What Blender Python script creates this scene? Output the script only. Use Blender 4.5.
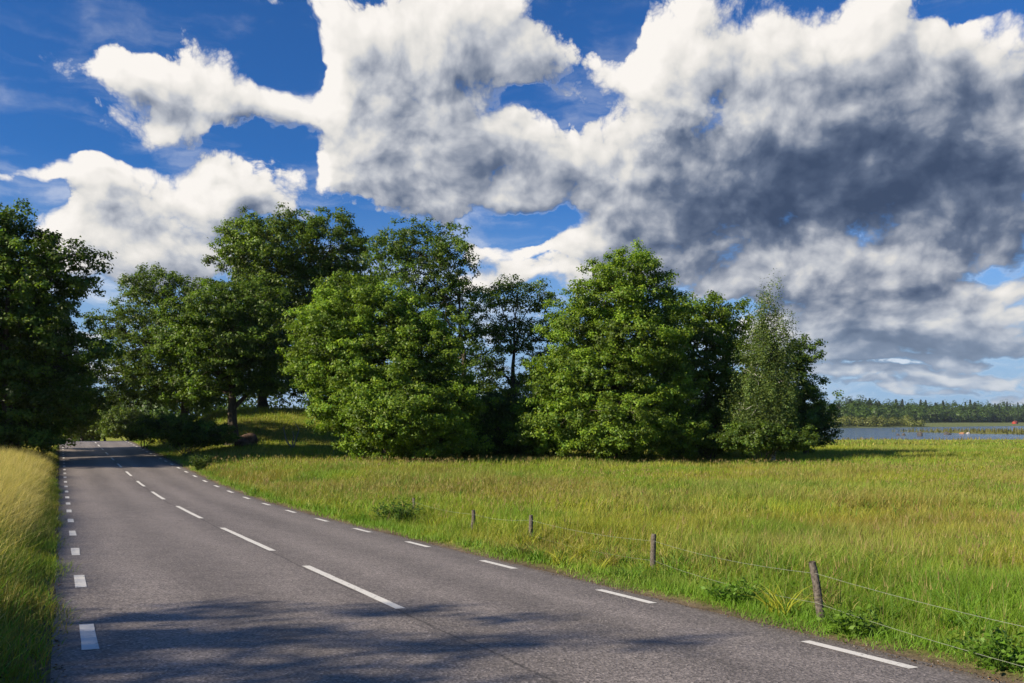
import bpy, math, random
import numpy as np
from mathutils import Vector

random.seed(7)
RNG = np.random.default_rng(11)
for _o in list(bpy.data.objects):
    bpy.data.objects.remove(_o)
SC = bpy.context.scene
COL = SC.collection
R = math.radians

# ------------------------------------------------------------------ camera
F = 804.0            # focal length in pixels of the 1024 wide photograph
HZ = 422.0           # row of the true horizon
CAMZ = 4.2           # camera height above the lake
cam_d = bpy.data.cameras.new('camera')
cam = bpy.data.objects.new('camera', cam_d)
COL.objects.link(cam)
cam.location = (0, 0, CAMZ)
cam.rotation_euler = (R(90), 0, 0)
cam_d.sensor_width = 36.0
cam_d.lens = 36.0 * F / 1024.0
cam_d.shift_y = (HZ - 341.5) / 1024.0
cam_d.clip_start = 0.05
cam_d.clip_end = 9000
SC.camera = cam

# ------------------------------------------------------------------ sun, exposure
SUN_EL, SUN_BACK = 29.0, 28.0
S = Vector((-math.cos(R(SUN_EL)) * math.cos(R(SUN_BACK)),
            -math.cos(R(SUN_EL)) * math.sin(R(SUN_BACK)), math.sin(R(SUN_EL))))
sun_d = bpy.data.lights.new('sun', 'SUN')
sun_d.energy = 5.0
sun_d.angle = R(0.55)
sun_d.color = (1.0, 0.88, 0.70)
sun = bpy.data.objects.new('sun', sun_d)
COL.objects.link(sun)
sun.location = S * 60
sun.rotation_euler = S.to_track_quat('Z', 'Y').to_euler()
SC.view_settings.view_transform = 'Standard'
SC.view_settings.look = 'None'
SC.view_settings.exposure = 0.9
SC.view_settings.gamma = 1.0
SC.view_settings.use_curve_mapping = False
SC.cycles.max_bounces = 6
SC.cycles.diffuse_bounces = 3
SC.cycles.glossy_bounces = 2
SC.cycles.transmission_bounces = 3
SC.cycles.caustics_reflective = False
SC.cycles.caustics_refractive = False
SC.cycles.sample_clamp_indirect = 4.0


# ------------------------------------------------------------------ node helper
class N:
    def __init__(self, tree):
        self.t = tree

    def new(self, kind, **kw):
        n = self.t.nodes.new(kind)
        for k, v in kw.items():
            setattr(n, k, v)
        return n

    def put(self, sock, v):
        if isinstance(v, bpy.types.NodeSocket):
            self.t.links.new(v, sock)
        elif v is not None:
            sock.default_value = v

    def math(self, op, a, b=None, c=None, clamp=False):
        n = self.new('ShaderNodeMath', operation=op, use_clamp=clamp)
        self.put(n.inputs[0], a)
        self.put(n.inputs[1], b)
        self.put(n.inputs[2], c)
        return n.outputs[0]

    def vmath(self, op, a, b=None, c=None):
        n = self.new('ShaderNodeVectorMath', operation=op)
        self.put(n.inputs[0], a)
        self.put(n.inputs[1], b)
        self.put(n.inputs[2], c)
        return n.outputs['Value'] if op in ('LENGTH', 'DOT_PRODUCT', 'DISTANCE') else n.outputs['Vector']

    def noise(self, vec, scale, detail=4, rough=0.5, dist=0.0, col=False, lac=2.0, dim='3D'):
        n = self.new('ShaderNodeTexNoise', noise_dimensions=dim)
        self.put(n.inputs['Vector'], vec)
        n.inputs['Scale'].default_value = scale
        n.inputs['Detail'].default_value = detail
        n.inputs['Roughness'].default_value = rough
        n.inputs['Distortion'].default_value = dist
        n.inputs['Lacunarity'].default_value = lac
        return n.outputs['Color'] if col else n.outputs['Fac']

    def smooth(self, v, a, b, lo=0.0, hi=1.0, interp='SMOOTHSTEP'):
        n = self.new('ShaderNodeMapRange', interpolation_type=interp)
        self.put(n.inputs['Value'], v)
        for k, x in (('From Min', a), ('From Max', b), ('To Min', lo), ('To Max', hi)):
            self.put(n.inputs[k], x)
        return n.outputs['Result']

    def mix(self, f, a, b, blend='MIX'):
        n = self.new('ShaderNodeMix', data_type='RGBA', blend_type=blend)
        self.put(n.inputs['Factor'], f)
        self.put(n.inputs['A'], a if isinstance(a, bpy.types.NodeSocket) else (*a, 1))
        self.put(n.inputs['B'], b if isinstance(b, bpy.types.NodeSocket) else (*b, 1))
        # RGBA sockets sit after the float and vector ones
        n.inputs[6].default_value = n.inputs[6].default_value
        return n.outputs[2]

    def ramp(self, f, stops):
        n = self.new('ShaderNodeValToRGB')
        self.put(n.inputs[0], f)
        el = n.color_ramp.elements
        while len(el) > 1:
            el.remove(el[-1])
        el[0].position = stops[0][0]
        el[0].color = (*stops[0][1], 1)
        for p, c in stops[1:]:
            e = el.new(p)
            e.color = (*c, 1)
        return n.outputs[0]


def _mix(self, f, a, b, blend='MIX'):
    n = self.new('ShaderNodeMix', data_type='RGBA', blend_type=blend)
    self.put(n.inputs[0], f)
    for i, v in ((6, a), (7, b)):
        if isinstance(v, bpy.types.NodeSocket):
            self.t.links.new(v, n.inputs[i])
        else:
            n.inputs[i].default_value = (*v, 1)
    return n.outputs[2]


N.mix = _mix

# ------------------------------------------------------------------ world: Nishita sky + drifting cumulus
world = bpy.data.worlds.new('World')
SC.world = world
world.use_nodes = True
world.node_tree.nodes.clear()


def azel(px, py):
    az = math.atan((px - 512) / F)
    el = math.atan((HZ - py) / F * math.cos(az))
    return az, el


def blob(px, py, rx, ry, amp):
    """a soft patch of cloud at a compass direction; radii in the same units"""
    az, el = azel(px, py)
    a2, _ = azel(px + rx, py)
    _, e2 = azel(px, py - ry)
    return az, el, abs(a2 - az), abs(e2 - el), amp


# where the cloud masses stand (direction, size, how much cloud)
COVER = [
    # upper left raft and the band under it
    (118, 70, 46, 30, 1.3), (170, 68, 66, 34, 1.5), (215, 70, 40, 18, 1.0), (180, 92, 50, 14, .7),
    (150, 134, 48, 18, 1.2), (205, 122, 60, 22, 1.3), (265, 104, 60, 20, 1.15), (320, 92, 50, 30, 1.1),
    # low left clouds
    (22, 175, 50, 6, 1.0), (75, 173, 46, 14, 1.3), (130, 172, 60, 7, .9), (85, 205, 40, 22, 1.1), (140, 205, 60, 28, 1.3), (230, 172, 26, 15, 1.35), (205, 195, 46, 30, 1.3),
    (260, 205, 60, 26, 1.3), (150, 235, 80, 20, 1.0), (180, 268, 50, 18, .8), (110, 243, 50, 8, .6),
    # great middle cloud
    (345, 25, 50, 40, 1.3), (335, 75, 36, 40, 1.1), (400, 40, 80, 60, 1.4), (480, 30, 70, 60, 1.4), (400, 110, 90, 60, 1.4), (345, 140, 42, 40, 1.2), (325, 175, 36, 26, 1.2),
    (400, 185, 90, 36, 1.4), (470, 150, 70, 50, 1.4), (535, 60, 36, 40, 1.2), (560, 150, 60, 30, 1.2), (605, 66, 26, 32, 1.3), (445, 215, 50, 12, .9), (540, 185, 60, 22, 1.2), (560, 88, 14, 10, .5),
    # the dark bank on the right
    (645, 95, 40, 60, 1.3), (680, 40, 60, 50, 1.4), (780, 60, 120, 90, 1.5), (900, 80, 110, 80, 1.5), (1000, 90, 80, 70, 1.4), (640, 185, 80, 40, 1.4), (760, 180, 140, 70, 1.5), (910, 190, 140, 70, 1.5),
    (600, 235, 50, 34, 1.2), (690, 250, 110, 34, 1.3), (545, 250, 30, 18, .9), (850, 262, 100, 34, 1.4), (950, 250, 70, 22, 1.2), (800, 300, 46, 22, 1.2),
    (860, 308, 90, 16, 1.1), (780, 325, 60, 14, .9), (930, 330, 100, 9, .9), (900, 345, 110, 6, .6), (850, 366, 90, 4, .5), (990, 345, 50, 8, .9), (640, 280, 60, 14, .9), (460, 268, 30, 9, .8), (100, 262, 60, 9, .8), (160, 285, 50, 8, .7),
    (875, 130, 80, 70, 1.0), (885, 190, 60, 40, .8), (140, 258, 90, 24, 1.1), (70, 230, 50, 24, .6), (90, 372, 50, 40, .6), (420, 225, 40, 8, .5), (900, 350, 180, 22, .55), (1000, 270, 60, 30, .7), (740, 285, 60, 20, .8), (985, 185, 70, 50, .8), (930, 300, 180, 40, .75), (890, 230, 120, 40, .5), (900, 372, 160, 14, .5), (820, 345, 60, 20, .5), (120, 268, 90, 24, .5), (60, 300, 60, 14, .4),
    (930, 388, 210, 18, .75), (760, 360, 80, 40, .6),
    (870, 215, 70, 40, 1.1), (790, 215, 40, 30, .6), (500, 165, 40, 30, .7), (490, 246, 26, 16, .5), (560, 262, 50, 26, .7), (530, 288, 50, 14, .5), (960, 395, 150, 7, .5), (960, 375, 120, 9, .6), (880, 362, 120, 9, .5), (230, 172, 24, 16, .6), (180, 245, 50, 20, .5),
    # small and low ones
    (495, 244, 26, 12, 1.1), (520, 276, 50, 10, .9), (590, 284, 40, 14, 1.0), (1000, 312, 44, 26, 1.4), (880, 328, 80, 12, 1.0), (960, 335, 60, 10, .9), (840, 352, 60, 6, .5), (940, 356, 90, 6, .7),
    (80, 372, 34, 42, 1.3), (100, 330, 40, 8, .8), (270, 3, 30, 6, 1.0), (880, 380, 70, 5, 1.0), (960, 376, 60, 4, .7), (850, 392, 120, 3, .6), (300, 300, 120, 50, .6), (520, 340, 90, 40, .7),
    (1180, 180, 130, 170, 1.2), (-170, 170, 130, 50, .9),
    (275, 60, 34, 13, -1.0), (985, 352, 90, 5, -.5), (860, 342, 40, 6, -.5), (900, 370, 120, 4, -.5), (555, 258, 20, 10, -.5), (310, 170, 8, 22, -.7),
    (268, 78, 16, 22, -.7), (306, 175, 10, 30, -.8), (300, 60, 12, 30, -.6), (70, 150, 60, 8, -.6), (610, 20, 16, 30, -.5), (545, 250, 22, 7, -.6), (640, 290, 60, 6, -.4),
    # open blue
    (586, 10, 34, 16, -1.3), (624, 30, 14, 34, -1.6), (524, 98, 24, 9, -1.5), (552, 106, 20, 10, -.8), (590, 122, 22, 8, -.5), (572, 94, 16, 12, .6), (505, 222, 40, 12, -1.3), (550, 215, 24, 8, -.6), (985, 0, 50, 12, -1.9),
    (735, 300, 26, 9, -1.2), (990, 266, 38, 10, -1.2), (250, 146, 60, 9, -1.0), (292, 155, 12, 28, -1.0), (295, 40, 14, 36, -.9),
]
# where those masses are thick, and so grey underneath (positive), or thin and sunlit (negative)
THICK = [
    (800, 165, 160, 62, .55), (890, 145, 140, 60, .42), (650, 150, 70, 14, .25), (930, 190, 120, 40, .25), (690, 215, 120, 26, .22), (420, 120, 110, 80, .10), (900, 345, 200, 40, .22), (900, 358, 160, 6, .2), (760, 235, 200, 45, .30), (900, 300, 190, 60, .30), (980, 110, 70, 60, .16), (820, 170, 90, 40, .25), (730, 160, 60, 40, .22), (665, 143, 60, 10, .42), (720, 212, 130, 24, .40), (670, 262, 90, 24, .42), (975, 175, 80, 36, .42),
    (920, 236, 40, 14, .45), (820, 285, 90, 14, .35), (900, 296, 90, 9, .3), (440, 95, 70, 60, .16), (400, 150, 50, 40, .14), (505, 160, 60, 30, .20), (540, 40, 50, 45, .16), (560, 255, 50, 14, .22), (160, 120, 60, 10, .14), (300, 100, 40, 20, .1), (720, 60, 60, 40, .12),
    (400, 200, 90, 12, .30), (130, 226, 75, 20, .26), (210, 80, 60, 12, .16), (240, 120, 70, 8, .18), (90, 182, 50, 6, .15), (250, 225, 60, 16, .2), (275, 218, 40, 16, .18), (140, 76, 40, 12, .14), (930, 345, 150, 10, .34), (880, 318, 60, 8, .22), (930, 366, 160, 6, .28), (900, 400, 170, 10, .28), (1000, 225, 60, 20, .3), (580, 175, 60, 20, .22),
    (690, 100, 56, 34, -.36), (800, 40, 90, 24, -.12), (640, 70, 34, 50, -.22), (720, 25, 50, 30, -.25), (322, 140, 26, 60, -.25), (330, 30, 30, 36, -.2), (225, 185, 36, 24, -.30), (835, 258, 60, 18, -.35), (1000, 306, 40, 22, -.42),
    (905, 90, 50, 16, -.14), (790, 238, 40, 10, -.25), (905, 220, 26, 8, -.3), (690, 238, 30, 7, -.28), (985, 140, 50, 10, -.2), (900, 318, 50, 8, -.15), (890, 378, 80, 5, -.35), (640, 172, 60, 12, -.28), (570, 255, 30, 14, -.25), (80, 370, 30, 30, -.2),
]


def sky_group(name, items, start):
    """sum of soft patches: x = compass bearing, y = height above the horizon (radians)"""
    g = bpy.data.node_groups.new(name, 'ShaderNodeTree')
    g.interface.new_socket('P', in_out='INPUT', socket_type='NodeSocketVector')
    g.interface.new_socket('V', in_out='OUTPUT', socket_type='NodeSocketFloat')
    q = N(g)
    i = q.new('NodeGroupInput')
    o = q.new('NodeGroupOutput')
    acc = start
    for it in items:
        a, e, ra, re, amp = blob(*it)
        v = q.vmath('MULTIPLY_ADD', i.outputs[0], (1 / ra, 1 / re, 0), (-a / ra, -e / re, 0))
        d = q.vmath('DOT_PRODUCT', v, v)
        acc = q.math('MULTIPLY_ADD', q.math('POWER', 0.3679, d), amp, acc)
    q.put(o.inputs[0], acc)
    return g


G_COVER = sky_group('cloud_cover', COVER, -0.52)
G_THICK = sky_group('cloud_thickness', THICK, 0.0)

# density field of the clouds
def cloud_field(name, octaves, puffs):
    g = bpy.data.node_groups.new(name, 'ShaderNodeTree')
    g.interface.new_socket('P', in_out='INPUT', socket_type='NodeSocketVector')
    g.interface.new_socket('Height', in_out='OUTPUT', socket_type='NodeSocketFloat')
    q = N(g)
    gi, go = q.new('NodeGroupInput'), q.new('NodeGroupOutput')
    sp = q.new('ShaderNodeSeparateXYZ')
    q.put(sp.inputs[0], gi.outputs[0])
    # clouds close up towards the horizon
    el_w = q.math('MULTIPLY', q.math('POWER', q.math('MAXIMUM', sp.outputs[1], 0.0005), 0.72), 1.15)
    cb = q.new('ShaderNodeCombineXYZ')
    q.put(cb.inputs[0], sp.outputs[0])
    q.put(cb.inputs[1], el_w)
    vec = cb.outputs[0]
    warp = q.vmath('SUBTRACT', q.noise(vec, 7.0, min(octaves, 4), .5, col=True, dim='2D'), (.5, .5, .5))
    vec2 = q.vmath('MULTIPLY_ADD', warp, (.06, .05, 0), vec)
    big = q.noise(vec2, 7.5, octaves, .55, dim='2D')
    # rounded heaps on heaps
    vor = q.new('ShaderNodeTexVoronoi', feature='F1', voronoi_dimensions='2D')
    q.put(vor.inputs['Vector'], vec2)
    vor.inputs['Scale'].default_value = 15.0
    vor.inputs['Detail'].default_value = puffs
    vor.inputs['Roughness'].default_value = .58
    vor.inputs['Lacunarity'].default_value = 2.3
    puff = q.math('SUBTRACT', .60, vor.outputs['Distance'])
    cov = q.new('ShaderNodeGroup')
    cov.node_tree = G_COVER
    q.put(cov.inputs[0], q.vmath('MULTIPLY_ADD', warp, (.11, .08, 0), gi.outputs[0]))
    covc = q.math('MINIMUM', q.math('MAXIMUM', cov.outputs[0], -1.0), 1.6)
    h = q.math('MULTIPLY_ADD', q.math('SUBTRACT', big, .5), 1.15, covc)
    h = q.math('MULTIPLY_ADD', puff, 1.05, h)
    q.put(go.inputs[0], h)
    return g


G_FULL, G_SOFT = cloud_field('cloud_field', 9, 4.0), cloud_field('cloud_field_soft', 4, 1.6)

w = N(world.node_tree)
tc = w.new('ShaderNodeTexCoord')
sep = w.new('ShaderNodeSeparateXYZ')
w.put(sep.inputs[0], tc.outputs['Generated'])
az_s = w.math('ARCTAN2', sep.outputs[0], sep.outputs[1])
el_s = w.math('ARCSINE', sep.outputs[2])
P = w.new('ShaderNodeCombineXYZ')
w.put(P.inputs[0], az_s)
w.put(P.inputs[1], el_s)


def field(offset, tree):
    n = w.new('ShaderNodeGroup')
    n.node_tree = tree
    w.put(n.inputs[0], w.vmath('ADD', P.outputs[0], offset))
    return n.outputs[0]


h0 = field((0, 0, 0), G_FULL)
# how much cloud lies between here and the sun (sun to the upper left of the view)
s0, s1, s2, s3 = (field(o_, G_SOFT) for o_ in ((0, 0, 0), (-.012, .014, 0), (-.030, .034, 0), (-.070, .070, 0)))
od = w.math('MULTIPLY', w.math('MAXIMUM', s1, -.2), .42)
od = w.math('MULTIPLY_ADD', w.math('MAXIMUM', s2, -.2), .34, od)
od = w.math('MULTIPLY_ADD', w.math('MAXIMUM', s3, -.2), .24, od)
wcol2 = w.noise(P.outputs[0], 11.0, 6, .52, col=True, dim='2D')
wsep = w.new('ShaderNodeSeparateXYZ')
w.put(wsep.inputs[0], wcol2)
soft = w.smooth(wsep.outputs[1], .35, .65, .30, .85)
alpha = w.smooth(h0, -0.10, soft)
th = w.new('ShaderNodeGroup')
th.node_tree = G_THICK
w.put(th.inputs[0], w.vmath('MULTIPLY_ADD', w.vmath('SUBTRACT', wcol2, (.5, .5, .5)), (.20, .13, 0), P.outputs[0]))
lum = w.math('MULTIPLY_ADD', od, -.20, .77)
lum = w.math('MULTIPLY_ADD', w.math('SUBTRACT', s0, s1), .27, lum)
lum = w.math('MULTIPLY_ADD', w.math('SUBTRACT', s0, s2), .13, lum)
lum = w.math('MULTIPLY_ADD', w.math('SUBTRACT', h0, s0), .24, lum)
lum = w.math('MULTIPLY_ADD', w.math('SUBTRACT', wsep.outputs[2], .5), .30, lum)
thick = w.smooth(th.outputs[0], -.6, 1.4, -.6, .58, 'LINEAR')
lum = w.math('MULTIPLY_ADD', w.math('SUBTRACT', lum, thick), .66, .14, clamp=True)
ccol = w.ramp(lum, [(0.0, (.050, .078, .145)), (.14, (.075, .108, .185)), (.29, (.135, .175, .262)), (.44, (.30, .335, .41)), (.60, (.54, .56, .605)), (.72, (.74, .725, .70)), (.84, (.85, .82, .78)), (1.0, (.96, .92, .875))])
sky = w.new('ShaderNodeTexSky', sky_type='NISHITA')
sky.sun_disc = False
sky.sun_elevation = R(SUN_EL)
sky.sun_rotation = math.atan2(S.x, S.y)
sky.altitude = 50
sky.air_density = 1.0
sky.dust_density = 0.4
sky.ozone_density = 3.0
deep = w.mix(1.0, sky.outputs[0], (.24, .62, 1.10), 'MULTIPLY')
cl = w.mix(1.0, ccol, (9.0, 9.0, 9.0), 'MULTIPLY')
# thin pale veil low over the horizon
veil = w.math('MULTIPLY', w.smooth(el_s, 0.0, 0.30, 1.0, 0.0), 1.0)
pale = w.mix(veil, deep, (2.9, 4.4, 6.3))
# far cloud fades into the pale air over the horizon
cl = w.mix(w.smooth(el_s, 0.0, 0.16, .62, 0.0), cl, (3.6, 4.6, 6.0))
col = w.mix(alpha, pale, cl)
# thin torn veils between the heaps, drawn out along the wind
wv = w.vmath('MULTIPLY_ADD', w.vmath('SUBTRACT', wcol2, (.5, .5, .5)), (.10, .10, 0), w.vmath('MULTIPLY', P.outputs[0], (1.0, 3.4, 0)))
veil2 = w.math('MULTIPLY', w.smooth(w.noise(wv, 5.5, 7, .58, dim='2D'), .47, .74), w.smooth(el_s, .10, .46, .62, .16))
veil2 = w.math('MULTIPLY', veil2, w.smooth(h0, -1.3, -.2, .35, 1.0))
col = w.mix(w.math('MAXIMUM', alpha, veil2), pale, w.mix(w.smooth(alpha, 0, .5), (7.6, 7.8, 8.2), cl))
bg = w.new('ShaderNodeBackground')
w.put(bg.inputs[0], col)
bg.inputs[1].default_value = 0.06
out = w.new('ShaderNodeOutputWorld')
w.put(out.inputs[0], bg.outputs[0])
world.cycles.sampling_method = 'MANUAL'
world.cycles.sample_map_resolution = 512

# ------------------------------------------------------------------ the lie of the land
UX, UY = -0.490, 0.872                 # direction of the road; t runs along it, w to its right


def tw(X, Y):
    return UX * X + UY * Y, UY * X - UX * Y


def xy(t, w_):
    return UX * t + UY * w_, UY * t - UX * w_


def sstep(v, a, b):
    k = np.clip((np.asarray(v, float) - a) / (b - a), 0, 1)
    return k * k * (3 - 2 * k)


PT = np.array([-3000, -60, -20, 0, 10, 20, 28, 36, 44, 52, 62, 72, 80, 86, 92, 100, 120, 160, 260, 3000.])
PD = np.array([1.3, 1.2, 1.15, 1.52, 1.88, 2.23, 2.44, 2.50, 2.44, 2.34, 2.20, 2.05, 1.92, 1.86, 1.92, 2.2, 3.0, 4.0, 4.0, 4.0])
_tt = np.arange(-3000, 3000, .5)
_dd = np.interp(_tt, PT, PD)
_k = np.hanning(13)
_dd = np.convolve(np.pad(_dd, 6, 'edge'), _k / _k.sum(), 'valid')
W0, W1, WC = -0.05, 5.80, 2.8


def road_z(t, w_):
    drop = np.interp(t, _tt, _dd)
    cross = 0.0642 * (1 - sstep(t, 18, 60)) * sstep(t, -30, -5)
    return CAMZ - drop - cross * (np.clip(w_, -3, 9) - WC)


def rough(X, Y, amp=1.0):
    return amp * (.10 * np.sin(X * .31 + 1.3 * np.sin(Y * .17)) * np.sin(Y * .27 + .6) + .05 * np.sin(X * .83 + Y * .55) * np.sin(Y * .91 - X * .3))


def field_z(X, Y):
    plane = 1.338 + .0384 * X + .0627 * Y
    far = np.interp(Y, [-100, 0, 30, 50, 70, 100, 150, 180, 200, 225, 260, 4000], [2.4, 2.5, 2.55, 2.42, 2.2, 2.5, 3.4, 4.1, 4.45, 4.7, 5.0, 5.0])
    far = far + .006 * np.clip(X, -60, 60) * (1 - sstep(Y, 80, 150))
    k = .25
    d = -k * np.log(np.exp(-plane / k) + np.exp(-far / k))
    # knoll under the oaks
    d = d - 3.35 * np.exp(-((X + 22) / 14.0) ** 2 - ((Y - 74) / 13.0) ** 2)
    # no lake on the left
    left = 1 - sstep(X, -40 + 0 * Y, 60 + 0 * Y)
    d = d * (1 - left) + left * np.minimum(d, 2.9)
    # far shore: beyond a line that runs away to the right the land comes up again
    yfar = 548 + .95 * np.clip(X - 230, -150, 700)
    up = sstep(Y - yfar, -14, 34)
    d = d * (1 - up) + up * (3.85 - .026 * np.clip(Y - yfar, 0, 125) - .006 * np.clip(Y - yfar - 125, 0, 400))
    # reedy spit in the lake
    sp_ = np.exp(-((Y - 318 - .25 * (X - 200)) / 62.) ** 2) * sstep(X, 146, 172) * (1 - sstep(X, 420, 480))
    d = d - 1.15 * sp_
    return CAMZ - d + rough(X, Y) * sstep(np.hypot(X, Y), 4, 14)


def ground_z(X, Y):
    X, Y = np.asarray(X, float), np.asarray(Y, float)
    t, w_ = tw(X, Y)
    rz = road_z(t, w_)
    right = np.where(w_ > W1, w_ - W1, 0)
    left = np.where(w_ < W0, W0 - w_, 0)
    fz = field_z(X, Y)
    lz = road_z(t, np.full_like(w_, W0)) + .012 * np.minimum(left, 60) + .05 + rough(X, Y, .8) * sstep(left, .5, 4)
    # on the left the land slopes off only far away
    z = rz - .05
    bank = .10 * sstep(right, 0, .5) - .16 * np.exp(-((right - 1.0) / .5) ** 2)
    zr = road_z(t, np.minimum(w_, W1 + 2)) + bank
    b = sstep(right, .8, 6.5)
    zr = zr * (1 - b) + fz * b
    z = np.where(right > 0, zr, z)
    zl = road_z(t, np.full_like(w_, W0)) + .10 * sstep(left, 0, .45)
    b = sstep(left, .4, 5)
    zl = zl * (1 - b) + (lz + .03) * b + .38 * sstep(left, .5, 2.2) * sstep(t, 6, 16) * (1 - sstep(t, 60, 80))
    z = np.where(left > 0, zl, z)
    return z


def gz(x, y):
    return float(ground_z(np.array([x]), np.array([y]))[0])


# ------------------------------------------------------------------ mesh helpers
def np_mesh(name, verts, faces, mat, parent=None, tint=None, smooth=False, uv=None):
    """verts (n,3), faces (m,3 or 4) -> one linked mesh object"""
    verts = np.asarray(verts, np.float32)
    faces = np.asarray(faces, np.int32)
    me = bpy.data.meshes.new(name)
    k = faces.shape[1]
    me.vertices.add(len(verts))
    me.vertices.foreach_set('co', verts.ravel())
    me.loops.add(faces.size)
    me.loops.foreach_set('vertex_index', faces.ravel())
    me.polygons.add(len(faces))
    me.polygons.foreach_set('loop_start', np.arange(0, faces.size, k, dtype=np.int32))
    me.polygons.foreach_set('loop_total', np.full(len(faces), k, np.int32))
    if smooth:
        me.polygons.foreach_set('use_smooth', np.ones(len(faces), bool))
    me.update(calc_edges=True)
    if tint is not None:
        a = me.attributes.new('tint', 'FLOAT_COLOR', 'POINT')
        c = np.ones((len(verts), 4), np.float32)
        c[:, :3] = tint
        a.data.foreach_set('color', c.ravel())
    if uv is not None:
        l = me.uv_layers.new(name='metres')
        l.data.foreach_set('uv', np.asarray(uv, np.float32)[faces.ravel()].ravel())
    me.materials.append(mat)
    o = bpy.data.objects.new(name, me)
    COL.objects.link(o)
    if parent:
        o.parent = parent
    return o


def tag(o, label=None, cat=None, group=None, kind=None):
    for k, v in (('label', label), ('category', cat), ('group', group), ('kind', kind)):
        if v:
            o[k] = v
    return o


def empty(name, loc, label, cat, group=None):
    o = bpy.data.objects.new(name, None)
    COL.objects.link(o)
    o.empty_display_size = .3
    o.location = loc
    return tag(o, label, cat, group)


class MB:
    def __init__(self):
        self.v, self.f, self.t, self.n = [], [], [], 0

    def add(self, v, f, tint=None):
        v = np.asarray(v, float)
        self.v.append(v)
        self.f.append(np.asarray(f, int) + self.n)
        if tint is not None:
            self.t.append(np.broadcast_to(np.asarray(tint, float), (len(v), 3)))
        self.n += len(v)

    def tube(self, pts, rad, n=6, cap=True, tint=None):
        pts = np.asarray(pts, float)
        rad = np.broadcast_to(np.asarray(rad, float), (len(pts),))
        d = np.gradient(pts, axis=0)
        d /= np.linalg.norm(d, axis=1)[:, None] + 1e-9
        ref = np.where(np.abs(d[:, 2:3]) > .9, np.array([[1., 0, 0]]), np.array([[0, 0, 1.]]))
        a = np.cross(d, ref)
        a /= np.linalg.norm(a, axis=1)[:, None] + 1e-9
        b = np.cross(d, a)
        ang = np.arange(n) * 2 * math.pi / n
        ring = pts[:, None, :] + rad[:, None, None] * (np.cos(ang)[None, :, None] * a[:, None, :] + np.sin(ang)[None, :, None] * b[:, None, :])
        v = ring.reshape(-1, 3)
        i = np.arange(len(pts) - 1)[:, None] * n
        j = np.arange(n)[None, :]
        f = np.stack([i + j, i + (j + 1) % n, i + n + (j + 1) % n, i + n + j], -1).reshape(-1, 4)
        if cap:
            e = (len(pts) - 1) * n
            c = len(v)
            v = np.vstack([v, pts[-1:]])
            jj = np.arange(n)
            f = np.vstack([f, np.stack([e + jj, e + (jj + 1) % n, np.full(n, c), np.full(n, c)], -1)])
        self.add(v, f, tint)

    def build(self, name, mat, parent=None, smooth=False):
        v, f = np.vstack(self.v), np.vstack(self.f)
        # quads closed to a point become triangles through a second mesh pass
        o = np_mesh(name, v, f, mat, parent, np.vstack(self.t) if self.t else None, smooth)
        o.data.validate()
        return o


# ------------------------------------------------------------------ materials
def material(name):
    m = bpy.data.materials.new(name)
    m.use_nodes = True
    m.node_tree.nodes.clear()
    return m, N(m.node_tree)


def finish(m, n, shader, disp=None):
    o = n.new('ShaderNodeOutputMaterial')
    n.put(o.inputs[0], shader)
    return m


def principled(n, col, rough=.7, spec=.3, normal=None):
    b = n.new('ShaderNodeBsdfPrincipled')
    n.put(b.inputs['Base Color'], col if isinstance(col, bpy.types.NodeSocket) else (*col, 1))
    n.put(b.inputs['Roughness'], rough)
    n.put(b.inputs['Specular IOR Level'], spec)
    if normal is not None:
        n.put(b.inputs['Normal'], normal)
    return b.outputs[0]


def bump(n, h, strength=.5, dist=.02):
    b = n.new('ShaderNodeBump')
    b.inputs['Strength'].default_value = strength
    b.inputs['Distance'].default_value = dist
    n.put(b.inputs['Height'], h)
    return b.outputs[0]


def veg_material(name, trans=.35, rough=.5, spec=.3, warm=(1.08, 1.15, .5)):
    m, n = material(name)
    a = n.new('ShaderNodeAttribute', attribute_name='tint')
    c = a.outputs['Color']
    p = principled(n, c, rough, spec)
    t = n.new('ShaderNodeBsdfTranslucent')
    n.put(t.inputs[0], n.mix(1.0, c, warm, 'MULTIPLY'))
    mx = n.new('ShaderNodeMixShader')
    mx.inputs[0].default_value = trans
    n.put(mx.inputs[1], p)
    n.put(mx.inputs[2], t.outputs[0])
    return finish(m, n, mx.outputs[0])


M_LEAF = veg_material('leaf', .46, .5, .3)
M_GRASS = veg_material('grass_blade', .40, .55, .25, (1.15, 1.1, .6))


def m_bark():
    m, n = material('bark')
    g = n.new('ShaderNodeNewGeometry').outputs['Position']
    v = n.vmath('MULTIPLY', g, (1, 1, .22))
    f = n.noise(v, 9, 6, .65)
    c = n.ramp(f, [(.3, (.035, .028, .02)), (.55, (.085, .07, .052)), (.75, (.15, .13, .10))])
    return finish(m, n, principled(n, c, .9, .1, bump(n, f, .8, .05)))


def m_birch():
    m, n = material('birch_bark')
    g = n.new('ShaderNodeNewGeometry').outputs['Position']
    f = n.noise(n.vmath('MULTIPLY', g, (1.2, 1.2, 3.0)), 3.0, 5, .6)
    c = n.ramp(f, [(.38, (.04, .035, .03)), (.45, (.35, .33, .30)), (.7, (.55, .53, .48))])
    return finish(m, n, principled(n, c, .8, .15))


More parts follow.
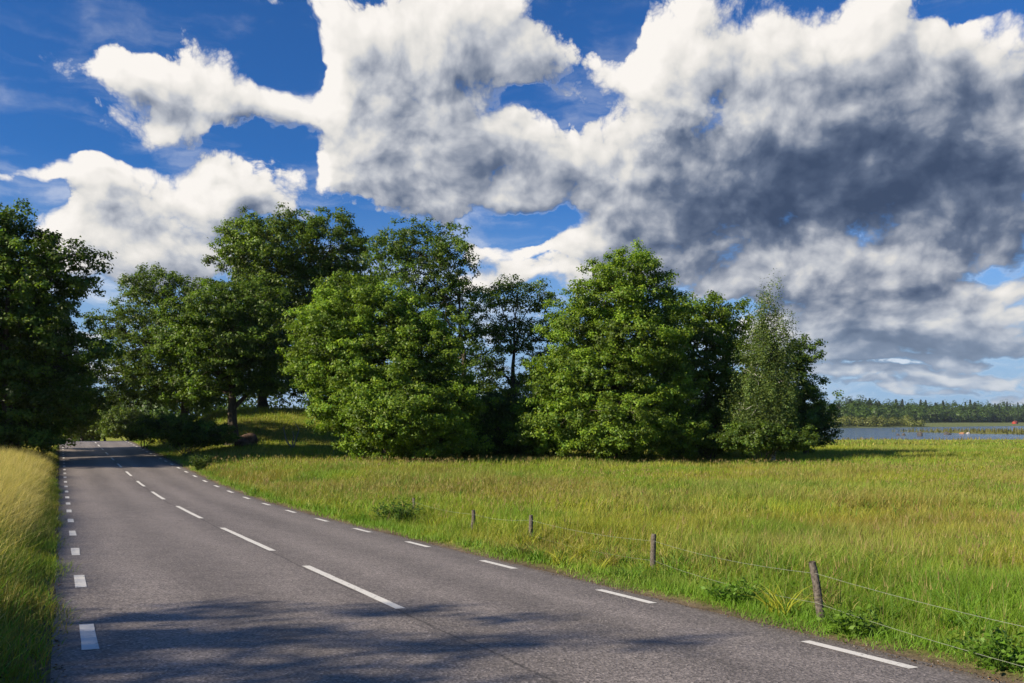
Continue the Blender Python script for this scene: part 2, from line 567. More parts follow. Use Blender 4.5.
def m_ground():
    m, n = material('soil_and_turf')
    a = n.new('ShaderNodeAttribute', attribute_name='tint').outputs['Color']
    g = n.new('ShaderNodeNewGeometry').outputs['Position']
    f1 = n.noise(g, .35, 5, .6)
    f2 = n.noise(g, 7.0, 6, .7)
    f3 = n.noise(g, 60.0, 3, .6)
    k = n.math('MULTIPLY', n.smooth(f1, .3, .7, .75, 1.25), n.smooth(f2, .25, .75, .6, 1.35))
    k = n.math('MULTIPLY', k, n.smooth(f3, .3, .7, .75, 1.25))
    c = n.vmath('SCALE', a)
    sc = c.node
    n.put(sc.inputs['Scale'], k)
    return finish(m, n, principled(n, sc.outputs[0], .95, .1, bump(n, f2, .7, .06)))


def m_asphalt():
    m, n = material('asphalt')
    uv = n.new('ShaderNodeUVMap', uv_map='metres').outputs[0]
    s = n.new('ShaderNodeSeparateXYZ')
    n.put(s.inputs[0], uv)
    t, wv = s.outputs[0], s.outputs[1]
    big = n.noise(n.vmath('MULTIPLY', uv, (.12, .9, 1)), 1.0, 5, .6)
    mid = n.noise(uv, 2.2, 5, .65)
    gr = n.new('ShaderNodeTexVoronoi', feature='F1')
    n.put(gr.inputs['Vector'], uv)
    gr.inputs['Scale'].default_value = 62
    stone = gr.outputs['Color']
    ss = n.new('ShaderNodeSeparateXYZ')
    n.put(ss.inputs[0], stone)
    fine = n.noise(uv, 260, 2, .6)
    # wheel tracks are polished paler, the middle of each lane stays dark with oil
    def lane(c, sd):
        return n.math('POWER', .3679, n.math('POWER', n.math('DIVIDE', n.math('SUBTRACT', wv, c), sd), 2.0))
    tr = n.math('ADD', n.math('ADD', lane(.75, .38), lane(2.15, .40)), n.math('ADD', lane(3.55, .40), lane(4.85, .38)))
    v = n.math('MULTIPLY_ADD', n.smooth(big, .3, .7, -.5, .5), .034, .128)
    v = n.math('MULTIPLY_ADD', tr, .036, v)
    v = n.math('MULTIPLY_ADD', n.smooth(mid, .3, .7, -.5, .5), .030, v)
    agg = n.smooth(ss.outputs[0], 0, 1, .48, 1.52, 'LINEAR')
    bright = n.math('GREATER_THAN', ss.outputs[1], .94)
    v = n.math('MULTIPLY', v, agg)
    v = n.math('MULTIPLY_ADD', bright, .12, v)
    v = n.math('MULTIPLY', v, n.smooth(fine, .3, .7, .8, 1.2))
    # the paving seam beside the centre line, and a few hair cracks
    wob = n.math('MULTIPLY_ADD', n.noise(uv, .45, 6, .6), .24, 2.66)
    seam = n.smooth(n.math('ABSOLUTE', n.math('SUBTRACT', wv, wob)), .006, .026, .55, 1.0)
    v = n.math('MULTIPLY', v, seam)
    # dusty crumbling rim
    rim = n.math('MAXIMUM', n.smooth(n.math('ADD', wv, n.math('MULTIPLY', mid, .25)), .0, .28, 1, 0), n.smooth(n.math('SUBTRACT', wv, n.math('MULTIPLY', mid, .25)), 5.42, 5.66, 0, 1))
    cb_ = n.new('ShaderNodeCombineXYZ')
    for i, k in enumerate((1.13, .985, .90)):
        n.put(cb_.inputs[i], n.math('MULTIPLY', v, k))
    c = n.mix(n.math('MULTIPLY', rim, .55), cb_.outputs[0], (.105, .085, .062))
    hgt = n.math('ADD', gr.outputs['Distance'], fine)
    return finish(m, n, principled(n, c, .62, .38, bump(n, hgt, .55, .006)))


def m_paint():
    m, n = material('road_paint')
    uv = n.new('ShaderNodeUVMap', uv_map='metres').outputs[0]
    f = n.noise(uv, 28, 6, .7)
    f2 = n.noise(uv, 5, 4, .6)
    k = n.smooth(n.math('MULTIPLY_ADD', f2, .6, f), .60, .72)
    c = n.mix(k, (.20, .19, .18), (.62, .60, .55))
    return finish(m, n, principled(n, c, .6, .3, bump(n, f, .4, .004)))


def m_water():
    m, n = material('lake_water')
    g = n.new('ShaderNodeNewGeometry').outputs['Position']
    f = n.noise(n.vmath('MULTIPLY', g, (.5, 1.0, 1)), .8, 5, .6)
    return finish(m, n, principled(n, (.025, .085, .19), .10, .5, bump(n, f, .8, .5)))


def m_plain(name, col, rough=.85, scale=20, amt=.3, spec=.2):
    m, n = material(name)
    g = n.new('ShaderNodeTexCoord').outputs['Object']
    f = n.noise(g, scale, 6, .65)
    k = n.smooth(f, .3, .7, 1 - amt, 1 + amt)
    c = n.vmath('SCALE', (*col,))
    n.put(c.node.inputs['Scale'], k)
    return finish(m, n, principled(n, c.node.outputs[0], rough, spec, bump(n, f, .6, .03)))


M_BARK, M_BIRCH, M_GROUND = m_bark(), m_birch(), m_ground()
M_POST = m_plain('weathered_wood', (.105, .09, .075), .9, 30, .5)
M_WIRE = m_plain('galvanised_wire', (.22, .24, .18), .7, 50, .2, .5)
M_ROCK = m_plain('brown_rock', (.085, .055, .038), .95, 3, .5)
M_STONE = m_plain('grey_stone', (.07, .065, .06), .9, 2, .45)
M_STONE_PALE = m_plain('pale_stone', (.34, .32, .29), .9, 2, .25)
M_STONE_TAN = m_plain('tan_stone', (.30, .16, .08), .9, 2, .3)
M_REDWALL = m_plain('red_boards', (.32, .045, .03), .9, 2, .2)
M_REDROOF = m_plain('red_tiles', (.24, .06, .045), .9, 3, .2)
M_WHITE = m_plain('white_boards', (.75, .73, .70), .7, 3, .1)
M_GLASS = m_plain('window_glass', (.03, .035, .04), .1, 3, .1, .5)
M_PETAL = m_plain('yellow_petal', (.80, .52, .02), .6, 60, .15)
M_STEM = m_plain('flower_stem', (.10, .17, .03), .7, 60, .2)
M_DEAD = m_plain('bleached_wood', (.17, .15, .125), .9, 8, .35)

# ------------------------------------------------------------------ ground, one sheet to the horizon
wl = np.unique(np.concatenate([np.arange(-6, 0, .5), [W0 - .45, W0 - .22, W0 - .1, W0, W0 + .25, 1.5, 3, 4.5, W1 - .25, W1, W1 + .1, W1 + .22, W1 + .45], np.arange(W1 + .7, 24, .5),
                               -6 - np.geomspace(.8, 2500, 46), 24 + np.geomspace(.8, 3200, 84), np.arange(24, 110, 2.)]))
tl = np.unique(np.concatenate([np.arange(-12, 60, .6), np.arange(60, 130, 1.4), -12 - np.geomspace(1, 1500, 26), 130 + np.geomspace(1.5, 3500, 90)]))
WW, TT = np.meshgrid(wl, tl)
GX, GY = xy(TT.ravel(), WW.ravel())
GZ = ground_z(GX, GY)
gt, gw = TT.ravel(), WW.ravel()
tint = np.empty((len(GX), 3))
tint[:] = (.150, .165, .024)
def blend(c, k):
    global tint
    tint = tint * (1 - k[:, None]) + np.array(c) * k[:, None]
blend((.17, .14, .045), (1 - sstep(gw, -4, W0 - .5)) * (1 - sstep(-gw, 6, 30)) * .8)
edge = np.where(gw > WC, gw - W1, W0 - gw)
blend((.12, .092, .06), (1 - sstep(edge, .06, .36)))
blend((.14, .12, .085), sstep(GY, 178, 190) * (1 - sstep(GZ, -.05, .35)) * .8)
blend((.12, .14, .05), sstep(GY, 400, 480))
nx, nt = len(wl), len(tl)
ii = (np.arange(nt - 1)[:, None] * nx + np.arange(nx - 1)[None, :]).ravel()
gf = np.stack([ii, ii + 1, ii + nx + 1, ii + nx], -1)
tag(np_mesh('ground', np.stack([GX, GY, GZ], -1), gf, M_GROUND, tint=tint, smooth=True), kind='structure')

# ------------------------------------------------------------------ road and its painted lines
def strip(name, t0, t1, wa, wb, mat, lift, ragged=0.0, dt=.3, ncol=12):
    tlv = np.arange(t0, t1 + .01, dt)
    wv = np.linspace(wa, wb, ncol)
    T, Wv = np.meshgrid(tlv, wv, indexing='ij')
    Wv = Wv.copy()
    if ragged:
        Wv[:, 0] += ragged * (RNG.random(len(tlv)) - .5) + .02 * np.sin(tlv * 1.7) * ragged / .06
        Wv[:, -1] += ragged * (RNG.random(len(tlv)) - .5) + .02 * np.sin(tlv * 1.3 + 2) * ragged / .06
    X, Y = xy(T.ravel(), Wv.ravel())
    Z = road_z(T.ravel(), Wv.ravel()) + lift
    k = len(wv)
    i = (np.arange(len(tlv) - 1)[:, None] * k + np.arange(k - 1)[None, :]).ravel()
    f = np.stack([i, i + 1, i + k + 1, i + k], -1)
    return np.stack([X, Y, Z], -1), f, np.stack([T.ravel(), Wv.ravel()], -1), name, mat


v, f, uv, _, _ = strip('road', -40, 150, W0, W1, None, 0, .06)
v2 = v.copy()
tag(np_mesh('road', v, f, m_asphalt(), uv=uv, smooth=True), kind='structure')
M_PAINT = m_paint()


def dashes(name, spans, wc, wid):
    vs, fs, us, n0 = [], [], [], 0
    for a, b in spans:
        v, f, uv, _, _ = strip('', a, b, wc - wid / 2, wc + wid / 2, None, .004, .006, (b - a) / max(2, round((b - a) / .3)), 3)
        vs.append(v)
        fs.append(f + n0)
        us.append(uv)
        n0 += len(v)
    tag(np_mesh(name, np.vstack(vs), np.vstack(fs), M_PAINT, uv=np.vstack(us)), kind='structure')


dashes('road_edge_line', [(6.28 + 3 * k, 7.24 + 3 * k) for k in range(-6, 38)], .185, .105)
dashes('road_edge_line', [(6.74 + 3 * k, 7.74 + 3 * k) for k in range(-6, 38)], 5.52, .115)
dashes('road_center_line', [(-3, .5), (7.2, 10.6), (12.5, 16.9), (19.6, 24), (27.2, 31), (34, 37.3), (40.5, 43.8)] + [(47.3 + 6.8 * k, 50.6 + 6.8 * k) for k in range(10)], 2.83, .105)

# ------------------------------------------------------------------ lake
lv = [(20, 150, 0), (3000, 150, 0), (3000, 2200, 0), (20, 2200, 0)]
tag(np_mesh('lake', lv, [(0, 1, 2, 3)], m_water()), kind='structure')

# ------------------------------------------------------------------ trees
def leaf_cards(c, nrm, size, tint):
    """pointed oval leaves: c centres (n,3), nrm facing (n,3), size (n,), tint (n,3)"""
    n = len(c)
    r = RNG.normal(size=(n, 3))
    a = np.cross(nrm, r)
    a /= np.linalg.norm(a, axis=1)[:, None] + 1e-9
    b = np.cross(nrm, a)
    b /= np.linalg.norm(b, axis=1)[:, None] + 1e-9
    s = size[:, None]
    fold = nrm * s * .16
    v = np.stack([c - a * s * .5, c + b * s * .31 - a * s * .04 + fold, c + a * s * .5, c - b * s * .31 - a * s * .04 + fold], 1).reshape(-1, 3)
    f = np.arange(4 * n).reshape(-1, 4)
    return v, f, np.repeat(tint, 4, 0)


def unit(v):
    return v / (np.linalg.norm(v, axis=-1, keepdims=True) + 1e-9)


def clusters(lobes, dmin, tries, inner=.5):
    """points spread through the outer part of a union of ellipsoids, kept apart"""
    L = np.array(lobes, float)
    p = (L[:, 3] * L[:, 4] + L[:, 4] * L[:, 5] + L[:, 3] * L[:, 5])
    p /= p.sum()
    pts, nr = [], []
    k = RNG.choice(len(L), tries, p=p)
    u = unit(RNG.normal(size=(tries, 3)))
    rr = inner + (1 - inner) * np.sqrt(RNG.random(tries))
    cand = L[k, :3] + u * L[k, 3:] * rr[:, None]
    # points deep inside another lobe are of little use
    d = ((cand[:, None, :] - L[None, :, :3]) / L[None, :, 3:])
    deep = (np.linalg.norm(d, axis=2) < inner * .8).any(1)
    cand, u, k = cand[~deep], u[~deep], k[~deep]
    arr = np.empty((0, 3))
    keep = []
    for i, c in enumerate(cand):
        if len(keep) == 0 or np.min(np.sum((cand[keep] - c) ** 2, 1)) > dmin * dmin:
            keep.append(i)
    keep = np.array(keep)
    return cand[keep], u[keep]


LEAVES = 0


def crown_mesh(cl, un, leaf, per, spread, base_col, var=.25, flat=.6, subs=6, droop=0.0, floor=None):
    """leafy sprays: every cluster is a handful of tufts, every tuft a handful of leaves"""
    n = len(cl)
    ctint = np.clip(1 + var * RNG.normal(size=(n, 1)), .5, 1.6)
    cs = np.repeat(np.arange(n), subs)
    off = RNG.normal(size=(n * subs, 3)) * np.array([1, 1, flat]) * spread * .62
    if droop:
        off[:, 2] -= droop * RNG.random(n * subs) * spread
    tuft = cl[cs] + off
    ts = np.repeat(np.arange(n * subs), per)
    lo = RNG.normal(size=(len(ts), 3)) * np.array([1, 1, .62 + droop * .8]) * spread * .24
    c = tuft[ts] + lo
    nrm = unit(unit(lo) * .55 + un[cs][ts] * .35 + np.array([0, 0, .45]) + RNG.normal(size=(len(ts), 3)) * .42)
    size = leaf * (.65 + .7 * RNG.random(len(ts)))
    col = np.array(base_col) * ctint[cs][ts]
    hue = RNG.normal(size=(len(ts), 1)) * .14
    col = col * np.hstack([1 + hue * 1.3, 1 + hue * .6, 1 - hue])
    col *= np.clip(1 + .18 * RNG.normal(size=(len(ts), 1)), .55, 1.5)
    if floor is not None:
        ok = c[:, 2] > floor
        c, nrm, size, col = c[ok], nrm[ok], size[ok], col[ok]
    return leaf_cards(c, nrm, size, np.clip(col, .004, .5))


def limb_path(a, b, bend, n=7, wob=.05):
    s = np.linspace(0, 1, n)[:, None]
    p = a * (1 - s) + b * s
    L = np.linalg.norm(b - a)
    p = p + np.array([0, 0, 1.]) * (np.sin(s * math.pi) * bend * L)
    p[1:-1] += RNG.normal(size=(n - 2, 3)) * wob * L
    return p


def plant(name, label, cat, px, py, Y, lobes, col, leaf=.17, dmin=.85, per=26, subs=6, spread=.8, dens=1.95, lsc=1.06, trunk_r=.3, lean=(0, 0), depth=.85, tries=1600,
          inner=.5, bark=None, group=None, world=None, stems=1, limbs=9, fork=.32, droop=0, var=.25, flat=.6, part=('trunk', 'crown'), limb_k=1.0):
    """tree or shrub: measured in photograph pixels at distance Y, built in metres"""
    s = Y / F
    bx, by = world or ((px - 512) * s, Y)
    bz = gz(bx, by)
    lb = []
    for lo_ in lobes:
        if world:
            lb.append(lo_)
            continue
        cx, cy, rx, ry = lo_
        lb.append(((cx - 512) * s - bx, RNG.normal() * rx * s * .22, CAMZ - (cy - HZ) * s - bz, rx * s * .92, rx * s * depth, ry * s * .92))
    root = empty(name, (bx, by, bz), label, cat, group)
    cl, un = clusters(lb, dmin, tries, inner)
    # nothing hangs below the ground
    gzs = ground_z(cl[:, 0] + bx, cl[:, 1] + by) - bz
    cl[:, 2] = np.maximum(cl[:, 2], gzs + spread * .35)
    H = cl[:, 2].max()
    mb = MB()
    top = np.array([lean[0] * H, lean[1] * H, H * .78])
    bark = bark or M_BARK
    if stems == 1:
        n = 12
        q_ = np.linspace(0, 1, n)
        tp = np.outer(q_, top)
        tp[:, 0] += np.cumsum(RNG.normal(size=n)) * H * .006
        tp[:, 1] += np.cumsum(RNG.normal(size=n)) * H * .006
        tp[0] = (0, 0, -.25)
        rad = trunk_r * (1 - .86 * q_ ** .8)
        rad[0] = trunk_r * 1.45
        mb.tube(tp, rad, 9)
    # main limbs towards groups of clusters
    k = min(limbs, len(cl))
    cen = cl[RNG.choice(len(cl), k, replace=False)].copy()
    for _ in range(6):
        a = np.argmin(((cl[:, None] - cen[None]) ** 2).sum(2), 1)
        for j in range(k):
            if (a == j).any():
                cen[j] = cl[a == j].mean(0)
    for j in range(k):
        mine = cl[a == j]
        if not len(mine):
            continue
        c = cen[j]
        if stems == 1:
            hd = np.hypot(c[0] - lean[0] * c[2], c[1])
            sz = np.clip(c[2] - hd * .75, H * fork * .8, H * .72)
            sz = max(sz, H * fork * (.75 + .4 * RNG.random()))
            sz = min(sz, H * .72)
            qi = sz / (H * .78)
            st = np.array([np.interp(qi, np.linspace(0, 1, 12), tp[:, m_]) for m_ in range(3)])
            r0 = trunk_r * (1 - .86 * qi ** .8) * .62
        else:
            an = RNG.random() * 6.28
            st = np.array([math.cos(an) * .25 * RNG.random(), math.sin(an) * .25 * RNG.random(), -.15])
            r0 = trunk_r
        pth = limb_path(st, c, .10 if c[2] > st[2] else .02, 8, .035)
        rr = np.linspace(r0, max(r0 * .25, .02), 8) * limb_k
        mb.tube(pth, rr, 6)
        for m_ in mine:
            i = np.argmin(((pth[2:] - m_) ** 2).sum(1)) + 2
            i = max(2, i - 1)
            tw_ = limb_path(pth[i], m_, .08, 5, .05)
            mb.tube(tw_, np.linspace(max(rr[i] * .55, .022), .012, 5), 4)
    mb.build(part[0], bark, root, smooth=True)
    v, f, t = crown_mesh(cl, un, leaf * lsc, int(per * dens), spread, col, var, flat, subs, droop, None)
    ok = v.reshape(-1, 4, 3)
    g_ = ground_z(ok[:, 0, 0] + bx, ok[:, 0, 1] + by) - bz + .03
    keep = ok[:, 0, 2] > g_
    v = ok[keep].reshape(-1, 3)
    t = t.reshape(-1, 4, 3)[keep].reshape(-1, 3)
    global LEAVES
    LEAVES += len(v) // 4
    np_mesh(part[1], v, np.arange(len(v)).reshape(-1, 4), M_LEAF, root, tint=t)
    return root


OAK = (.096, .156, .020)
LIME = (.142, .222, .021)
DARK = (.05, .085, .016)
BIRCH = (.118, .172, .042)
TG = 'trees of the roadside grove'

# left of the road
plant('oak_tree', 'tall dark oak at the left edge of the photo, left of the road', 'tree', 14, 456, 45,
      [(5, 305, 66, 75), (10, 243, 34, 36), (42, 266, 36, 34), (68, 268, 30, 26), (50, 330, 40, 30), (75, 348, 26, 18), (20, 390, 62, 52), (-60, 300, 80, 100), (55, 392, 30, 28), (-30, 240, 40, 40), (20, 432, 46, 20)],
      OAK, trunk_r=.38, per=30, tries=2600, lean=(.02, 0), limbs=14)
plant('maple_tree', 'small tree leaning over the left road edge behind the tall dark oak', 'tree', 44, 442, 62,
      [(72, 372, 24, 22), (52, 395, 32, 28), (78, 405, 20, 20), (40, 360, 30, 30), (60, 425, 24, 16)], (.095, .145, .018), trunk_r=.16, per=26, tries=900, limbs=7)
# oaks on the knoll
plant('oak_tree', 'spreading oak with layered branches, right beside the far end of the road', 'tree', 182, 424, 68,
      [(160, 286, 38, 16), (196, 298, 32, 18), (128, 326, 32, 14), (170, 330, 42, 18), (115, 358, 18, 10), (150, 362, 46, 16), (195, 352, 30, 18), (135, 388, 34, 14), (180, 392, 46, 16), (210, 330, 24, 20), (150, 308, 34, 20), (178, 310, 30, 20), (140, 345, 34, 18), (165, 378, 50, 16), (120, 375, 22, 12)],
      (.092, .142, .018), dens=1.5, trunk_r=.42, dmin=.9, per=24, tries=2300, limbs=14, fork=.25, limb_k=1.2)
plant('oak_tree', 'gnarled oak with thick bare trunk beside the brown boulder', 'tree', 232, 430, 58,
      [(215, 315, 40, 26), (250, 305, 36, 26), (185, 345, 34, 20), (228, 350, 46, 24), (265, 345, 30, 28), (205, 382, 38, 14), (255, 384, 30, 12)],
      OAK, trunk_r=.44, dmin=.85, per=26, tries=1500, lean=(-.03, 0), limbs=12, fork=.28, limb_k=1.1)
plant('oak_tree', 'tallest broad oak crowning the middle of the grove behind the gnarled oak', 'tree', 263, 414, 74,
      [(285, 252, 56, 30), (243, 262, 28, 34), (335, 250, 38, 32), (300, 290, 64, 40), (248, 305, 34, 34), (350, 296, 36, 44), (285, 345, 60, 34), (235, 345, 26, 24), (320, 365, 50, 36), (270, 375, 36, 20)],
      (.10, .155, .017), trunk_r=.42, dmin=1.05, per=30, spread=1.0, leaf=.20, tries=2400, limbs=14, fork=.3)
plant('oak_tree', 'tall airy oak with bare upper branches against the sky', 'tree', 468, 438, 61,
      [(415, 244, 42, 24), (450, 252, 24, 20), (395, 262, 26, 26), (432, 282, 44, 28), (470, 300, 14, 14), (455, 330, 26, 24), (440, 315, 34, 34), (470, 365, 22, 26), (440, 380, 34, 40)],
      OAK, dens=1.5, trunk_r=.34, dmin=.95, per=26, tries=1500, limbs=13, fork=.42, lean=(-.05, 0), limb_k=1.1)
plant('oak_tree', 'thin forked oak between the two broad green trees', 'tree', 517, 440, 66,
      [(505, 294, 32, 14), (535, 300, 24, 16), (490, 325, 22, 16), (548, 330, 14, 22), (512, 338, 30, 18), (542, 362, 22, 22), (488, 372, 20, 22), (505, 392, 24, 20), (548, 395, 20, 22), (520, 418, 44, 24)],
      (.095, .148, .019), dens=1.5, trunk_r=.38, dmin=.85, per=20, tries=1400, limbs=12, fork=.30, limb_k=1.25)
plant('lime_tree', 'broad bright green tree with leaves down to the grass, nearest the road', 'tree', 385, 462, 49,
      [(350, 300, 28, 24), (335, 332, 40, 34), (385, 318, 40, 34), (320, 366, 34, 32), (375, 365, 66, 44), (425, 358, 36, 46), (352, 404, 44, 34), (410, 412, 58, 40), (450, 410, 34, 42), (378, 442, 36, 18), (425, 444, 56, 16)],
      LIME, leaf=.142, trunk_r=.26, per=45, dmin=.76, tries=3200, limbs=16, fork=.15)
plant('lime_tree', 'tall bright green tree tapering to a rounded top in the grove centre', 'tree', 612, 460, 51,
      [(628, 277, 34, 22), (608, 303, 40, 26), (650, 300, 26, 26), (580, 330, 34, 30), (630, 340, 56, 40), (668, 322, 14, 22), (600, 375, 62, 40), (555, 388, 30, 32), (655, 385, 44, 40), (560, 425, 42, 28), (615, 425, 60, 32), (665, 430, 38, 24)],
      LIME, leaf=.142, trunk_r=.28, per=45, dmin=.78, tries=3400, limbs=16, fork=.15)
plant('maple_tree', 'dense dark round-topped tree between the tall green tree and the birch', 'tree', 708, 456, 57,
      [(700, 318, 32, 22), (728, 326, 24, 24), (692, 355, 36, 36), (735, 365, 26, 36), (708, 400, 44, 36), (690, 425, 38, 26), (735, 425, 28, 24)],
      (.11, .175, .017), trunk_r=.24, per=30, dmin=.85, tries=2000, limbs=12, fork=.15)
plant('birch_tree', 'slender grey-green birch with drooping twigs at the right of the grove', 'tree', 772, 450, 50.5,
      [(766, 299, 9, 13), (763, 318, 14, 16), (777, 330, 13, 20), (760, 345, 18, 18), (775, 360, 18, 22), (757, 378, 21, 20), (775, 392, 20, 20), (752, 408, 22, 16), (770, 418, 20, 14)],
      BIRCH, leaf=.095, dmin=.5, per=30, subs=6, spread=.58, trunk_r=.12, tries=1500, droop=2.4, bark=M_BIRCH, limbs=16, fork=.2, inner=.25, flat=1.0, limb_k=.75)
plant('maple_tree', 'dark rounded tree at the right end of the grove with one jutting branch', 'tree', 806, 450, 60,
      [(788, 362, 16, 18), (805, 352, 9, 7), (798, 362, 10, 8), (796, 390, 24, 20), (808, 412, 22, 20), (790, 425, 34, 20), (818, 432, 16, 14), (770, 400, 20, 40)],
      (.085, .14, .018), trunk_r=.2, per=30, dmin=.75, tries=1700, limbs=11, fork=.2)

# shrubs
SH = ('stem', 'foliage')
plant('shrub', 'low dark bush beside the road below the spreading oak', 'shrub', 186, 444, 53,
      [(185, 432, 36, 11), (160, 428, 20, 10), (212, 434, 22, 10), (178, 424, 22, 6)], (.09, .145, .018), leaf=.13, dmin=.5, per=24, spread=.5, tries=900, stems=5, trunk_r=.03, limbs=8, part=SH)
plant('shrub', 'yellow-green sunlit bush at the road edge, left of the low dark bush', 'shrub', 143, 441, 63,
      [(143, 430, 12, 8), (134, 433, 8, 6), (152, 428, 9, 8)], (.13, .17, .022), leaf=.12, dmin=.45, per=24, spread=.45, tries=500, stems=4, trunk_r=.025, limbs=6, part=SH)
plant('shrub', 'dark undergrowth bush below the tall airy oak', 'shrub', 475, 458, 53,
      [(470, 438, 34, 20), (495, 420, 28, 30), (458, 420, 22, 26)], (.085, .14, .018), leaf=.14, dmin=.55, per=24, spread=.55, tries=900, stems=5, trunk_r=.03, limbs=8, part=SH)
plant('shrub', 'dark bush in front of the thin forked oak', 'shrub', 528, 459, 54,
      [(525, 440, 30, 18), (545, 418, 26, 32), (508, 444, 22, 14)], (.085, .14, .018), leaf=.14, dmin=.55, per=24, spread=.55, tries=900, stems=5, trunk_r=.03, limbs=8, part=SH)
plant('shrub', 'bright low bush below the dense dark round-topped tree', 'shrub', 712, 452, 53,
      [(705, 438, 16, 10), (720, 443, 20, 8), (690, 447, 18, 6)], (.11, .17, .02), leaf=.13, dmin=.45, per=24, spread=.45, tries=500, stems=5, trunk_r=.03, limbs=7, part=SH)
plant('shrub', 'dark low bush at the foot of the slender birch', 'shrub', 762, 451, 49,
      [(755, 436, 32, 13), (785, 438, 28, 11), (735, 440, 20, 9)], (.08, .13, .018), leaf=.13, dmin=.5, per=24, spread=.5, tries=700, stems=5, trunk_r=.03, limbs=7, part=SH)
plant('shrub', 'sunlit yellowish bush beyond the crest of the road, on its left', 'shrub', 84, 434, 96,
      [(86, 420, 16, 14), (76, 426, 12, 10), (98, 428, 12, 10)], (.13, .165, .024), leaf=.18, dmin=.7, per=22, spread=.7, tries=500, stems=5, trunk_r=.04, limbs=7, part=SH)
plant('shrub', 'green bush beyond the crest of the road, on its right', 'shrub', 126, 434, 94,
      [(124, 420, 18, 14), (140, 424, 14, 12), (112, 428, 12, 9)], (.095, .14, .02), leaf=.18, dmin=.7, per=22, spread=.7, tries=500, stems=5, trunk_r=.04, limbs=7, part=SH)
plant('maple_tree', 'dark round tree closing the road view beyond its crest', 'tree', 105, 436, 118,
      [(100, 405, 24, 12), (125, 402, 20, 12), (75, 402, 22, 16), (110, 420, 34, 16)], (.07, .105, .02), leaf=.24, dmin=1.0, per=22, spread=1.0, tries=700, trunk_r=.2, limbs=8)

# unseen trees on the left; all but the nearest are added for their shade
def off_tree(x, y, h, r, label, dmin=.95, **kw):
    lob = [(a * r, RNG.normal() * .15 * r, b * h, c * r, c * r, d * h) for a, b, c, d in
           ((0, .62, .8, .24), (-.45, .5, .6, .2), (.5, .55, .55, .2), (.1, .82, .5, .16), (.1, .38, .6, .12))]
    return plant('oak_tree', label, 'tree', 0, 0, 50, lob, OAK, trunk_r=.3, per=20, tries=900, dmin=dmin, leaf=.17, limbs=9, world=(x, y), **kw)


off_tree(-15.5, -1.3, 8.6, 4.1, 'roadside oak out of frame left of the camera, shading the near road', 1.05)
off_tree(-36, 39.5, 13.5, 5.0, 'added broad oak out of frame just left of the dark oak, shading it')  # added out of view so that its shade darkens the left-edge oak
off_tree(-35.2, 55.5, 12.5, 4.6, 'added tall oak hidden behind the dark oak at the left edge, shading the far road')  # added out of sight to close the gaps in the far road shade
off_tree(-48.5, 76, 11.5, 4.6, 'added oak far along the left side of the road, shading it near its crest')  # added so that the road shade carries on up to the crest
off_tree(-45, 47, 13, 5.0, 'added oak out of frame beyond the left edge, shading the far road')  # unseen, added to make the far road shade continuous

# ------------------------------------------------------------------ far woods: one mass each
def wood(name, spots, col, leaf, per, mat=M_LEAF):
    V, T = [], []
    for (x, y, r, h, conif, k) in spots:
        z0 = gz(x, y) - .3
        n = per
        if conif:
            s = RNG.random(n)
            an = RNG.random(n) * 6.283
            rad = r * .75 * (1 - s) * (.6 + .4 * RNG.random(n)) + .2
            c = np.stack([x + rad * np.cos(an), y + rad * np.sin(an), z0 + h * (.12 + .95 * s)], -1)
            nr = unit(np.stack([np.cos(an), np.sin(an), .5 + 0 * an], -1) + RNG.normal(size=(n, 3)) * .3)
            cc = np.array((.028, .046, .022))
        else:
            u = unit(RNG.normal(size=(n, 3)))
            tu = unit(RNG.normal(size=(14, 3)))
            c0 = tu[RNG.integers(0, 14, n)] * .62 + u * .42
            c = np.array([x, y, z0 + h * .47]) + c0 * np.array([r, r, h * .54])
            nr = unit(c0 * 1.0 + u * .6 + np.array([0, 0, .3]))
            cc = np.array(col)
        cc = cc * k * np.clip(1 + .2 * RNG.normal(size=(n, 1)), .6, 1.5)
        v, f, t = leaf_cards(c, nr, leaf * (.7 + .6 * RNG.random(n)), cc)
        V.append(v)
        T.append(t)
    V, T = np.vstack(V), np.vstack(T)
    o = np_mesh(name, V, np.arange(len(V)).reshape(-1, 4), mat, tint=T)
    o['kind'] = 'stuff'
    return o


spots = []
for row in range(5):
    for k in range(86):
        X = 150 + k * 9.5 + RNG.normal() * 3
        Y = 548 + .95 * (X - 230) + 62 + row * 17 + RNG.normal() * 5
        if X < 230:
            Y = 548 + 62 + row * 17 + RNG.normal() * 5
        Y += 75 * float(sstep(X, 330, 400))
        conif = RNG.random() < (.04 + .05 * row)
        h = (14 + 2.0 * row + RNG.normal() * 2.0) * (1 + .30 * (X - 230) / 400) * (.93 if conif else 1)
        spots.append((X, Y, 6.5 + RNG.random() * 3.5, h, conif, .75 + .5 * RNG.random()))
o = wood('far_forest', spots, (.068, .115, .026), 2.3, 300)
tag(o, 'mixed forest of dark green trees along the far lake shore', 'forest')
spots = []
for k in range(46):
    X = 222 + k * 3.1 + RNG.normal()
    Y = 548 + .95 * (X - 230) + 30 + RNG.normal() * 6
    if X > 345:
        break
    spots.append((X, Y, 3.5 + RNG.random() * 2, 7.5 + RNG.normal() * 1.2, False, .8 + .5 * RNG.random()))
o = wood('shore_thicket', spots, (.16, .18, .045), 1.3, 200)
tag(o, 'pale willow thicket in front of the forest on the far shore', 'thicket')
spots = []
for k in range(70):
    X = -150 + k * 2.7 + RNG.normal() * 1.5
    Y = 108 + RNG.normal() * 5 + .1 * abs(X + 40)
    spots.append((X, Y, 3.0 + RNG.random() * 1.8, 8.2 + RNG.normal() * 1.3, False, .75 + .5 * RNG.random()))
o = wood('hedge_thicket', spots, (.06, .10, .024), .52, 1100)
